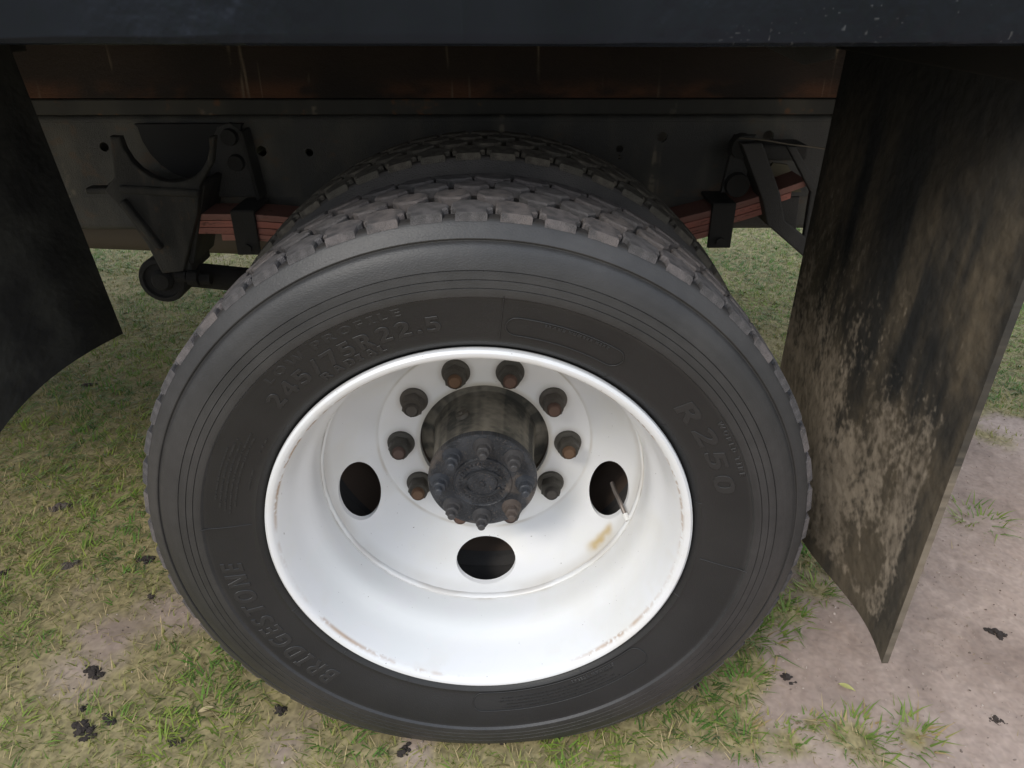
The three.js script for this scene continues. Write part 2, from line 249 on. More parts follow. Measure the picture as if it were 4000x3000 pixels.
const mid = [[0.0036, 0.0715], [0.0135, 0.0570], [L - 0.0150, 0.0555], [L - 0.0036, 0.0690], [L - 0.0036, 0.0795], [L - 0.0145, 0.0925], [0.0150, 0.0940], [0.0036, 0.0820]];
const flip = (p) => p.map(([s, t]) => [L - s, 2 * T0 - t]);
const rowGeo = [tread(shoulder, -1), tread(mid, 0), tread(flip(mid), 0), tread(flip(shoulder), 1)], rowShift = [0, 0.5, 0.08, 0.58];
function addTread(tyre, mats, seed) {
  const r = rng(seed);
  rowGeo.forEach((g, k) => { for (let i = 0; i < PITCHES; i++) { const b = obj('tread_block', g, mats[Math.floor(r() * mats.length)], tyre); b.rotation.z = (i + rowShift[k]) * PITCH + (r() - 0.5) * 0.002; b.position.y = press(0.4695 * Math.cos(b.rotation.z)); } });
}
const tyreGeo = revolve(tyreProfile, 240);
const press = (y) => 0.019 * clamp((-y - 0.40) / 0.07) ** 2;   // the loaded tyre gives at the ground
const loadedGeo = tyreGeo.clone(); { const p = loadedGeo.attributes.position; for (let i = 0; i < p.count; i++) p.setY(i, p.getY(i) + press(p.getY(i))); }
const tyre = obj('tyre', loadedGeo, rubber, truck, 'outer tyre with raised sidewall lettering and dusty tread'); tyre.position.y = CY;
addTread(tyre, treadMats, 11);
const DUAL = -0.297;
const inner = obj('tyre', tyreGeo, rubberIn, truck, 'inner tyre of the pair, brown with dirt'); inner.position.set(0, CY, DUAL); inner.rotation.z = 0.037; inner.scale.set(1.016, 1.016, 1);
addTread(inner, treadMatsIn, 12);
for (const z of [-2.13, -1.84]) { const o = obj('tyre', tyreGeo, rubberIn, truck, 'tyre on the far side of the axle'); o.position.set(0, CY, z); }

// raised writing on the sidewall
const font = await new FontLoader().loadAsync('fonts/droid/droid_sans_bold.typeface.json');
function sideText(str, r0, size, aStart, aEnd, name = 'sidewall_lettering', slant = 0, depth = 0.0011) { // clockwise from aStart to aEnd (degrees), baseline radius r0
  const list = []; const chars = [...str]; const widths = chars.map((c) => { if (c === ' ') return 0.45; const g = new TextGeometry(c, { font, size: 1, depth: 0.1, curveSegments: 3 }); g.computeBoundingBox(); const w = g.boundingBox.max.x - g.boundingBox.min.x; return w + 0.24; });
  const total = widths.reduce((a, b) => a + b, 0), rm = r0 + size / 2, arc = (aStart - aEnd) * Math.PI / 180 * rm, sx = arc / total; let x = 0;
  chars.forEach((c, i) => {
    if (c !== ' ') {
      const g = new TextGeometry(c, { font, size, depth, curveSegments: 4, bevelEnabled: true, bevelSize: 0.0004, bevelThickness: 0.0004, bevelSegments: 1 }); g.computeBoundingBox(); const x0 = g.boundingBox.min.x, p = g.attributes.position, w = g.boundingBox.max.x - x0, fit = (widths[i] - 0.24) * sx / w;
      for (let k = 0; k < p.count; k++) { const lx = (p.getX(k) - x0) * fit + x + slant * p.getY(k), ly = p.getY(k), a = aStart * Math.PI / 180 - lx / rm, r = r0 + ly; p.setXYZ(k, Math.cos(a) * r, Math.sin(a) * r, sidewallZ(r) + p.getZ(k) - 0.0004); }
      g.computeVertexNormals(); list.push(g);
    }
    x += widths[i] * sx;
  });
  return obj(name, list, depth < 0.001 ? rubberFaint : rubber2, tyre);
}
const rubber2 = std(0.024, 0.0235, 0.023, 0.44), rubberFaint = std(0.019, 0.0185, 0.018, 0.5);
sideText('245/75R22.5', 0.3305, 0.0215, 138, 95.5);
sideText('RADIAL', 0.3175, 0.0105, 125.5, 108.5);
sideText('LOW PROFILE', 0.3600, 0.0105, 134, 102.5, 'sidewall_lettering', 0, 0.0005);
sideText('R250', 0.3320, 0.0245, 41.5, 13.5, 'sidewall_lettering', 0.1);
sideText('WORLD TIRE', 0.3660, 0.0062, 34, 19);
sideText('BRIDGESTONE', 0.3390, 0.0265, -131, -176, 'sidewall_lettering', 0.25);
sideText('BRAND NUMBER HERE', 0.3445, 0.0036, 76, 62);
sideText('SAFETY WARNING', 0.3180, 0.0042, -64, -50);
function onSide(r, deg, lift = 0.0006) { const a = deg * Math.PI / 180; return new THREE.Vector3(Math.cos(a) * r, Math.sin(a) * r, sidewallZ(r) + lift); }
function ridge(pts, rad, closed = false) { return new THREE.TubeGeometry(new THREE.CatmullRomCurve3(pts, closed, 'catmullrom', 0.2), pts.length * 4, rad, 5, closed); }
function pill(r0, r1, a0, a1) { const p = [], rm = (r0 + r1) / 2, h = (r1 - r0) / 2, da = h / rm * 180 / Math.PI, n = 14; for (let i = 0; i <= n; i++) p.push(onSide(r1, mix(a0 - da, a1 + da, i / n))); for (let i = 1; i < 7; i++) { const t = Math.PI * i / 7; p.push(onSide(rm + h * Math.cos(t), a1 + da - da * Math.sin(t))); } for (let i = 0; i <= n; i++) p.push(onSide(r0, mix(a1 + da, a0 - da, i / n))); for (let i = 1; i < 7; i++) { const t = Math.PI * i / 7; p.push(onSide(rm - h * Math.cos(t), a0 - da + da * Math.sin(t))); } return ridge(p, 0.0008, true); }
obj('panel_outline', pill(0.3235, 0.3505, 83.5, 58), rubber2, tyre); obj('panel_outline', pill(0.3145, 0.345, -41, -93), rubber2, tyre);
obj('mould_line', [174, 84.5, -6, -60, -20, 58, 38, 12, 205, 226, 247].map((a, i) => { const p = []; for (let k = 0; k <= 6; k++) p.push(onSide(i < 3 ? mix(0.316, 0.379, k / 6) : mix(0.300, 0.3125, k / 6), a, 0.0003)); return ridge(p, 0.0007); }), rubber2, tyre);
{ // rows of tiny moulded print, too small to read
  const r = rng(21), l = []; const row = (rad, a0, a1, h) => { for (let a = a0; a > a1; a -= (0.18 + 0.2 * r())) if (r() > 0.16) { const g = new THREE.BoxGeometry(0.0008 + 0.001 * r(), h * (0.6 + 0.4 * r()), 0.0012), p = onSide(rad, a, 0); g.rotateZ((a - 90) * Math.PI / 180).translate(p.x, p.y, p.z); l.push(g); } };
  for (const [rad, a0, a1] of [[0.336, 168, 148], [0.342, 170, 147], [0.348, 169, 150], [0.354, 168, 149], [0.360, 166, 152]]) row(rad, a0, a1, 0.003);
  row(0.322, 163, 157, 0.003); row(0.322, 152, 147, 0.003); for (const q of [0.325, 0.330, 0.335, 0.340]) row(q, -50 - 4 * r(), -86 + 3 * r(), 0.0022);
  obj('moulded_print', l, rubber2, tyre).userData.kind = 'stuff';
}

// ---------------------------------------------------------------- white rim
const ZF = -0.254;                                   // face of the disc
const rimProfile = [[0.2860, -0.022], [0.2945, -0.0125], [0.2985, -0.0085], [0.2998, -0.003], [0.2988, 0.0022], [0.2955, 0.0050], [0.2912, 0.0048], [0.2872, 0.0018], [0.2845, -0.004], [0.2825, -0.012], [0.2795, -0.024], [0.2755, -0.042], [0.2725, -0.056], [0.2685, -0.068], [0.2630, -0.080], [0.2590, -0.090], [0.2565, -0.102], [0.2556, -0.116], [0.2552, -0.150], [0.2552, -0.166], [0.2570, -0.175], [0.2700, -0.188], [0.2830, -0.199], [0.2865, -0.205], [0.2945, -0.211], [0.2990, -0.2135]];
const discProfile = [[0.1105, ZF], [0.1125, ZF + 0.0012], [0.150, ZF + 0.0012], [0.174, ZF + 0.0012], [0.1815, ZF + 0.0002], [0.1850, ZF + 0.0022], [0.1925, ZF + 0.0075], [0.2020, -0.2395], [0.2140, -0.2270], [0.2260, -0.2120], [0.2370, -0.1950], [0.2450, -0.1800], [0.2505, -0.1660], [0.2538, -0.1520], [0.2548, -0.1480]];
const rimDirt = (r, z, a, lipZone) => {
  const c = Math.cos(a) * r, s = Math.sin(a) * r;
  const n = fbm(c * 9 + 3, s * 9, z * 9, 4), f = fbm(c * 60, s * 60, z * 60 + 7, 3), st = fbm(c * 22, s * 22, 3, 3);
  let col = mix3([0.78, 0.785, 0.785], [0.81, 0.81, 0.80], n);
  col = mix3(col, [0.70, 0.665, 0.585], sm(0.55, 0.8, n) * 0.30);
  if (lipZone) {                                     // rust along the edge of the lip, thickest in stretches
    const dg = a * 180 / Math.PI, near = (c0, w) => Math.exp(-(((((dg - c0 + 540) % 360) - 180) / w) ** 2)); const stretch = clamp(near(140, 30) * 1.2 + near(52, 22) * 1.1 + near(222, 14) * 0.5 + near(88, 14) * 0.5 + near(250, 10) * 0.4 + near(10, 20) * 0.4 + near(318, 16) * 0.5) * sm(0.3, 0.5, fbm(a * 8 + 11, 1, 0, 3));
    const in1 = Math.exp(-(((z + 0.0022) / 0.0030) ** 2)) * (r < 0.288 ? 1 : 0.12);
    const hit = in1 * Math.min(1, stretch * 1.5) * sm(0.34, 0.54, fbm(a * 70, z * 260, 3, 3) * 0.6 + f * 0.4);
    col = mix3(col, mix3([0.24, 0.10, 0.035], [0.42, 0.24, 0.09], f), clamp(hit * 0.95));
    const seat = sm(0.55, 0.78, fbm(a * 9, z * 30, 8, 3)) * sm(-0.06, -0.01, z) * 0.12; col = mix3(col, [0.62, 0.54, 0.42], seat);
    if (z < -0.155) col = mix3(col, mix3([0.26, 0.19, 0.15], [0.40, 0.31, 0.25], f), sm(-0.158, -0.172, z));
    const crease = Math.exp(-(((z + 0.147) / 0.006) ** 2)); col = mix3(col, [0.36, 0.29, 0.20], crease * (0.12 + 0.35 * sm(0.45, 0.7, st)));
  } else {
    const ring = Math.exp(-(((r - 0.1835) / 0.0022) ** 2)); col = mix3(col, [0.44, 0.37, 0.27], ring * (0.12 + 0.35 * sm(0.35, 0.75, st)));
    const bore = sm(0.122, 0.111, r); col = mix3(col, [0.40, 0.34, 0.22], bore * 0.55 * (0.4 + n));
    const weld = sm(0.244, 0.2545, r); col = mix3(col, [0.48, 0.42, 0.33], weld * 0.42 * (0.3 + st) * sm(0.3, 0.6, n));
    for (let k = 0; k < 10; k++) { const na = k * Math.PI / 5, dx = c - Math.cos(na) * 0.1429, dy = s - Math.sin(na) * 0.1429, d0 = Math.hypot(dx, dy); if (d0 < 0.06) col = mix3(col, [0.40, 0.33, 0.25], clamp(sm(0.034, 0.023, d0) * 0.30 * (0.5 + n) + (dy < 0 ? Math.exp(-((dx / 0.007) ** 2)) * sm(-0.055, -0.02, dy) * 0.16 * sm(0.4, 0.6, f) : 0))); }
    // yellow stain trailing from the valve
    const d = ((a * 180 / Math.PI + 540) % 360) - 180; const arc = sm(-46, -40, d) * (1 - sm(-31, -27, d)); const w = Math.exp(-(((r - 0.2468 - (f - 0.5) * 0.004) / 0.0034) ** 2));
    col = mix3(col, [0.55, 0.40, 0.17], arc * w * (0.55 + 0.5 * f)); const w2 = Math.exp(-(((r - 0.2542) / 0.0013) ** 2)); col = mix3(col, [0.40, 0.30, 0.17], w2 * sm(-62, -45, d) * (1 - sm(-33, -28, d)) * 0.8);
  }
  const speck = noise(c * 330, s * 330, z * 330); if (speck > 0.955) col = mix3(col, [0.10, 0.07, 0.05], sm(0.955, 0.975, speck) * (noise(c * 40, s * 40, z * 40) > 0.55 ? 0.9 : 0.15));
  return col;
};
const paint = (map) => new THREE.MeshPhysicalMaterial({ map, roughness: 0.42, clearcoat: 0.35, clearcoatRoughness: 0.25, side: THREE.DoubleSide });
const rimAt = along(rimProfile), discAt = along(discProfile);
const rimMat = paint(colorTex(2048, 512, (u, v) => { const [r, z] = rimAt(v); return rimDirt(r, z, u * Math.PI * 2, true); }));
const discMat = paint(colorTex(2048, 512, (u, v) => { const [r, z] = discAt(v); return rimDirt(r, z, u * Math.PI * 2, false); }));
const rim = obj('wheel_rim', revolve(rimProfile, 220), rimMat, truck, 'white painted steel rim with rust along its lip'); rim.position.y = CY;
const HOLES = [0, 1, 2, 3, 4].map((k) => (-90 + 72 * k) * Math.PI / 180);
function discGeo() {
  const back = discProfile.slice().reverse().map(([r, z]) => [r, z - 0.0105]);
  const loop = [...discProfile].reverse();           // from the weld inwards: faces the viewer
  const f = revolve(loop, 200), bk = revolve([...back].reverse(), 200), e1 = revolve([[0.1105, ZF], [0.1105, ZF - 0.0105]], 200), e2 = revolve([[0.2548, -0.1585], [0.2548, -0.148]], 200);
  const uv = f.attributes.uv; for (let i = 0; i < uv.count; i++) uv.setY(i, 1 - uv.getY(i));
  for (const e of [e1, e2]) { const q = e.attributes.uv; for (let i = 0; i < q.count; i++) q.setY(i, 0.35); }
  let b = new Brush(mergeGeometries([f, bk, e1, e2].map(plain))); b.updateMatrixWorld();
  for (const a of HOLES) {
    const c = new THREE.CylinderGeometry(1, 1, 0.2, 40).rotateX(Math.PI / 2).scale(0.0252, 0.0535, 1).rotateZ(a).translate(Math.cos(a) * 0.2228, Math.sin(a) * 0.2228, -0.21);
    const q = c.attributes.uv; for (let i = 0; i < q.count; i++) q.setXY(i, 0.3, 0.42);
    const t = new Brush(c); t.updateMatrixWorld(); b = sub.evaluate(b, t, SUBTRACTION); b.updateMatrixWorld();
  }
  return b.geometry;
}
const dGeo = discGeo();
{ const wb = revolve([[0.2552, -0.1445], [0.2538, -0.1440], [0.2520, -0.1455], [0.2510, -0.1485], [0.2514, -0.1530], [0.2530, -0.1560]], 200), q = wb.attributes.uv; for (let i = 0; i < q.count; i++) q.setY(i, 0.03 + 0.06 * q.getY(i)); for (let i = 0, p = wb.attributes.position; i < p.count; i++) { const a = Math.atan2(p.getY(i), p.getX(i)), k = 1 - 0.0035 * (noise(Math.cos(a) * 30, Math.sin(a) * 30, 3) - 0.5); p.setXY(i, p.getX(i) * k, p.getY(i) * k); } obj('weld_bead', wb, discMat, rim); }
obj('disc', dGeo, discMat, rim, 'white dished disc of the rim with round hand holes');
const brownSteel = std(0.11, 0.078, 0.058, 0.85, { bumpMap: tyreBump, bumpScale: 0.001 });
// inner rim of the dual pair, back to back with the outer one
const rimIn = obj('wheel_rim', revolve(rimProfile, 120), brownSteel, truck, 'brown inner rim behind the white one'); rimIn.position.set(0, CY, 2 * (ZF - 0.0105) + 0.0); rimIn.rotation.y = Math.PI;
obj('disc', dGeo, brownSteel, rimIn).rotation.z = 0.05;

// lug nuts and studs on the hub-piloted ten hole circle
const darkNut = [0, 1, 2].map((k) => std(...[[0.085, 0.077, 0.064], [0.10, 0.087, 0.073], [0.075, 0.070, 0.060]][k], 0.55, { metalness: 0.35, bumpMap: scuff, bumpScale: 0.0006 }));
const rusty = [[0.13, 0.075, 0.055], [0.16, 0.092, 0.052], [0.085, 0.073, 0.062], [0.12, 0.078, 0.063]].map((c) => std(...c, 0.75, { bumpMap: scuff, bumpScale: 0.0008 }));
const nutGeo = mergeGeometries([revolve([[0.012, 0.0], [0.0232, 0.0], [0.0236, 0.003], [0.0228, 0.006], [0.0195, 0.0085], [0.012, 0.0095]], 32), cyl(0.0187, 0.0187, 0.019, 6).translate(0, 0, 0.0170), cyl(0.0187, 0.0160, 0.003, 6).translate(0, 0, 0.028), revolve([[0.0160, 0.0294], [0.0108, 0.0297]], 24)].map(plain));
const studGeo = mergeGeometries([cyl(0.0108, 0.0108, 0.014, 20).translate(0, 0, 0.031), cyl(0.0108, 0.0088, 0.0022, 20).translate(0, 0, 0.0391), ...[0, 1, 2].map((k) => revolve([[0.0106, 0.032 + k * 0.003], [0.0114, 0.0332 + k * 0.003], [0.0106, 0.0344 + k * 0.003]], 20))].map(plain));
{ const r = rng(31); for (let k = 0; k < 10; k++) { const a = (k * 36) * Math.PI / 180, n = obj('lug_nut', nutGeo, darkNut[k % 3], rim), s = obj('wheel_stud', studGeo, rusty[[1, 0, 0, 1, 2, 3, 1, 0, 3, 2][k]], rim); n.position.set(Math.cos(a) * 0.1429, Math.sin(a) * 0.1429, ZF + 0.0005); n.rotation.z = r() * 1.05; s.position.copy(n.position); s.position.z -= 0.003 * r(); } }
// valve stem poking out through the right hand hole
{ const p = [[0.2185, -0.060, -0.216], [0.2205, -0.0615, -0.198], [0.226, -0.066, -0.172], [0.2365, -0.0835, -0.1455]].map((v) => new THREE.Vector3(...v));
  obj('valve_stem', [new THREE.TubeGeometry(new THREE.CatmullRomCurve3(p.slice(0, 3).concat([new THREE.Vector3(0.2345, -0.080, -0.1505)])), 24, 0.0036, 12)], std(0.22, 0.19, 0.17, 0.4, { metalness: 0.7 }), rim);
  obj('valve_cap', [cyl(0.0052, 0.0046, 0.014, 14, [0.2330, -0.0778, -0.154], [0.2368, -0.0838, -0.1445])], std(0.72, 0.71, 0.68, 0.45), rim); }

// ---------------------------------------------------------------- hub and axle flange
const mudTex = colorTex(1024, 256, (u, v) => { const n = fbm(u * 16, v * 3, 1, 4), f = fbm(u * 60, v * 30, 4, 3), st = fbm(u * 34, 0.3, 9, 2); const m = clamp(0.25 + sm(0.44, 0.62, st) * 0.45 + (n - 0.5) * 1.6 + (f - 0.5) * 0.6); return mix3(mix3([0.055, 0.054, 0.046], [0.105, 0.10, 0.082], f), [0.34, 0.305, 0.24], m); });
const hubMat = new THREE.MeshStandardMaterial({ map: mudTex, roughness: 0.62, bumpMap: tyreBump, bumpScale: 0.0015, side: THREE.DoubleSide });
const hubProfile = [[0.135, -0.280], [0.134, -0.2760], [0.0960, -0.2755], [0.0900, -0.2725], [0.0875, -0.2640], [0.0862, -0.2450], [0.0848, -0.2330], [0.0838, -0.2150], [0.0828, -0.175], [0.0826, -0.1595], [0.0800, -0.1575], [0.0800, -0.1560]];
const hub = obj('hub', revolve(hubProfile, 96), hubMat, truck, 'muddy black hub sticking out of the white rim'); hub.position.y = CY;
const capTex = colorTex(512, 512, (u, v) => { const n = fbm(u * 9, v * 9, 2, 4), f = noise(u * 120, v * 120, 3); let c = mix3([0.016, 0.018, 0.022], [0.046, 0.049, 0.056], clamp((n - 0.35) * 2)); if (f > 0.86) c = mix3(c, [0.13, 0.10, 0.08], 0.6); return mix3(c, [0.13, 0.105, 0.085], sm(0.58, 0.75, fbm(u * 5 + 4, v * 5, 6, 3)) * 0.6); });
const capMat = new THREE.MeshStandardMaterial({ map: capTex, roughness: 0.5, bumpMap: blockBump, bumpScale: 0.0012, side: THREE.DoubleSide });
const planar = (g, s) => { const p = g.attributes.position, q = g.attributes.uv; for (let i = 0; i < p.count; i++) q.setXY(i, p.getX(i) / s + 0.5, p.getY(i) / s + 0.5); return g; };
const ZE = -0.1370;
obj('axle_flange', [planar(revolve([[0.0790, -0.1560], [0.0832, -0.1560], [0.0866, -0.1520], [0.0866, -0.1410], [0.0848, -0.1385], [0.0790, ZE], [0.0470, ZE], [0.0458, ZE + 0.0022], [0.0442, ZE + 0.0026], [0.0430, ZE + 0.0012], [0.0400, ZE + 0.0006], [0.0250, ZE + 0.0010], [0.0225, ZE + 0.0032], [0.0, ZE + 0.0036]], 96), 0.17)], capMat, hub, 'round black end flange of the hub');
{ const arcs = []; for (const sgn of [1, -1]) { const p = []; for (let i = 0; i <= 12; i++) { const t = mix(-1, 1, i / 12); p.push(new THREE.Vector3(t * 0.0285, sgn * (0.0235 - 0.0150 * t * t), ZE + 0.003)); } arcs.push(new THREE.TubeGeometry(new THREE.CatmullRomCurve3(p), 24, 0.0028, 7)); }
  obj('cast_emblem', [...arcs, new THREE.SphereGeometry(0.0048, 14, 8).scale(1, 1, 0.6).translate(0, 0, ZE + 0.0045)], capMat, hub);
  const r = rng(8), l = []; for (let k = 0; k < 34; k++) { const a = k / 34 * 6.283; if (Math.abs(Math.sin(a)) < 0.12 && Math.cos(a) > 0) continue; l.push(new THREE.BoxGeometry(0.001 + 0.0016 * r(), 0.0036, 0.0012).rotateZ(a - 1.57 + (r() - 0.5) * 0.6).translate(Math.cos(a) * 0.0355, Math.sin(a) * 0.0355, ZE + 0.0012)); }
  obj('cast_print', l, capMat, hub); }
const boltGeo = mergeGeometries([revolve([[0.0160, 0], [0.0150, 0.002], [0.0128, 0.0075], [0.0060, 0.0080]], 24), cyl(0.0108, 0.0108, 0.011, 6).translate(0, 0, 0.0125), cyl(0.0108, 0.0092, 0.002, 6).translate(0, 0, 0.019), revolve([[0.0092, 0.01995], [0.0055, 0.0201]], 12), cyl(0.0060, 0.0060, 0.011, 14).translate(0, 0, 0.0235), cyl(0.0060, 0.0045, 0.0018, 14).translate(0, 0, 0.0299)].map(plain));
{ const r = rng(17), mats = [capMat, std(0.050, 0.048, 0.049, 0.6), std(0.038, 0.042, 0.050, 0.5), std(0.085, 0.066, 0.055, 0.7)], pick = [2, 1, 1, 2, 2, 1, 1, 3]; for (let k = 0; k < 8; k++) { const a = (k * 45 - 2) * Math.PI / 180, b = obj('flange_bolt', boltGeo, mats[pick[k]], hub); b.position.set(Math.cos(a) * 0.0672, Math.sin(a) * 0.0672, ZE); b.rotation.z = r() * 1.05; } }
{ const a = 113 * Math.PI / 180, g = mergeGeometries([cyl(0.0115, 0.0105, 0.006, 24), cyl(0.005, 0.004, 0.004, 6).translate(0, 0, 0.0035)].map(plain)); const p = obj('filler_plug', g, std(0.085, 0.075, 0.06, 0.6), hub); p.position.set(Math.cos(a) * 0.0865, Math.sin(a) * 0.0865, -0.212); p.rotation.set(-Math.PI / 2, 0, 0); p.rotation.order = 'ZXY'; p.rotation.z = a - Math.PI / 2; }
const frameTex = (base, dusty, rustC, amt, seed) => colorTex(1024, 256, (u, v) => { const n = fbm(u * 26, v * 5, seed, 4), f = fbm(u * 120, v * 40, seed + 3, 3), st = fbm(u * 70, v * 1.2, seed + 6, 3); let c = mix3(base, dusty, clamp((n - 0.4) * 1.6 + (st - 0.5) * 0.9)); c = mix3(c, rustC, sm(0.60, 0.72, n * 0.5 + f * 0.5) * amt); if (st > 0.74) c = mix3(c, [0.22, 0.19, 0.14], sm(0.74, 0.84, st) * sm(0.45, 0.65, f) * 0.8); return c; });
const blackSteel = std(0.038, 0.037, 0.034, 0.62, { bumpMap: tyreBump, bumpScale: 0.0012 });
obj('brake_drum', [revolve([[0.11, -0.285], [0.205, -0.300], [0.213, -0.310], [0.213, -0.47], [0.20, -0.485], [0.10, -0.49]], 64)], brownSteel, truck).position.y = CY;
obj('axle', [cyl(0.068, 0.068, 1, 28, [0, CY, -0.45], [0, CY, -1.85]), new THREE.SphereGeometry(0.19, 32, 20).scale(1, 1, 0.75).translate(0, CY, -1.15)], blackSteel, truck);

// ---------------------------------------------------------------- frame, sill, springs
const ZR = -0.74, FX0 = -3.2, FX1 = 1.35;            // outer face of the rail; the frame ends behind the wheel
const alongX = (g, s = 2) => { const p = g.attributes.position, q = g.attributes.uv; for (let i = 0; i < p.count; i++) q.setXY(i, p.getX(i) / s, p.getY(i) / 0.5 + p.getZ(i) * 0.7); return g; };
const railMat = new THREE.MeshStandardMaterial({ map: frameTex([0.048, 0.048, 0.044], [0.105, 0.098, 0.077], [0.12, 0.065, 0.03], 0.35, 2), roughness: 0.6, bumpMap: tyreBump, bumpScale: 0.001, side: THREE.DoubleSide });
const holes = [[-0.462, 0.853, 0.0105], [-0.365, 0.850, 0.008], [0.271, 0.857, 0.0075], [0.272, 0.840, 0.0038], [0.356, 0.880, 0.0105], [0.572, 0.881, 0.011], [-0.78, 0.862, 0.009], [-0.95, 0.86, 0.01], [-1.2, 0.85, 0.01], [0.8, 0.87, 0.01], [1.0, 0.87, 0.01]];
function railGeo(z, dir) {                            // C section, open towards the middle of the truck
  const web = plate([[FX0, 0.700], [FX1, 0.700], [FX1, 0.910], [FX0, 0.910]], 0.009, z - (dir > 0 ? 0.009 : 0), holes, 0.0005, 14);
  const sec = (y, s) => { const sh = new THREE.Shape(); const z0 = z, inn = -dir; sh.moveTo(0, 0); return sh; };
  const bend = (yc, s) => { const P = []; for (let i = 0; i <= 6; i++) { const t = i / 6 * Math.PI / 2; P.push([z - dir * 0.012 + dir * 0.012 * Math.cos(t), yc + s * 0.012 * Math.sin(t)]); } P.push([z - dir * 0.08, yc + s * 0.012], [z - dir * 0.08, yc + s * 0.003]); for (let i = 6; i >= 0; i--) { const t = i / 6 * Math.PI / 2; P.push([z - dir * 0.012 + dir * 0.003 * Math.cos(t), yc + s * 0.003 * Math.sin(t)]); } const sh = new THREE.Shape(P.map((p) => new THREE.Vector2(-p[0], p[1]))); const g = new THREE.ExtrudeGeometry(sh, { depth: FX1 - FX0, bevelEnabled: false }); return g.rotateY(Math.PI / 2).translate(FX0, 0, 0); };
  return [web, bend(0.910, 1), bend(0.700, -1)].map(plain).map((g) => alongX(g));
}
obj('frame_rail', railGeo(ZR, 1), railMat, truck, 'dusty black frame rail with bolt holes behind the wheel');
obj('frame_rail', railGeo(-1.56, -1), railMat, truck, 'frame rail on the far side');
obj('frame_crossmember', [-1.9, -0.72, 0.0, 0.95].map((x) => box(0.09, 0.15, 0.79, x, 0.80, -1.15, 0.01)), blackSteel, truck);
const rustTex = colorTex(2048, 256, (u, v) => { const n = fbm(u * 40, v * 3, 5, 4), f = fbm(u * 160, v * 20, 8, 3), st = fbm(u * 460, v * 2.0, 12, 3), lo = sm(0.15, 0.03, v); let c = mix3([0.017, 0.014, 0.012], [0.040, 0.027, 0.020], clamp(n * 1.3 - 0.1)); c = mix3(c, [0.13, 0.055, 0.027], lo * sm(0.38, 0.66, n * 0.7 + f * 0.3) * 0.8); if (st > 0.72) c = mix3(c, [0.24, 0.19, 0.13], sm(0.72, 0.84, st) * sm(0.45, 0.6, n) * (1 - sm(0.4, 0.8, v)) * 0.8); return c; });
const rustMat = new THREE.MeshStandardMaterial({ map: rustTex, roughness: 0.85, bumpMap: tyreBump, bumpScale: 0.0015, side: THREE.DoubleSide });
const uvSill = (g, y0, y1) => { const p = g.attributes.position, q = g.attributes.uv; for (let i = 0; i < p.count; i++) q.setXY(i, (p.getX(i) + 3.3) / 4.8, clamp((p.getY(i) - y0) / (y1 - y0), 0.01, 0.99)); return g; };
obj('bed_sill', [uvSill(box(4.7, 0.300, 0.010, -0.95, 1.105, -0.742, 0.002), 0.955, 1.255), uvSill(box(4.7, 0.010, 0.065, -0.95, 0.9600, -0.772, 0.002), 0.955, 1.255)], rustMat, truck, 'rusty brown long sill of the bed above the frame rail');
const spacerMat = new THREE.MeshStandardMaterial({ map: frameTex([0.030, 0.030, 0.026], [0.06, 0.055, 0.042], [0.13, 0.06, 0.025], 0.8, 15), roughness: 0.75, side: THREE.DoubleSide });
obj('spacer_strip', [alongX(box(4.6, 0.030, 0.085, -0.95, 0.9385, -0.7765, 0.004))], spacerMat, truck);
obj('bed_sill', [uvSill(box(4.7, 0.300, 0.010, -0.95, 1.105, -1.558, 0.002), 0.955, 1.255)], rustMat, truck, 'bed sill on the far side');
for (let i = 0; i < 10; i++) obj('bed_crossmember', [box(0.06, 0.012, 2.36, -2.9 + i * 0.46, 1.192, -1.13, 0.002), box(0.008, 0.10, 2.36, -2.9 + i * 0.46, 1.236, -1.13, 0.002)], blackSteel, truck);

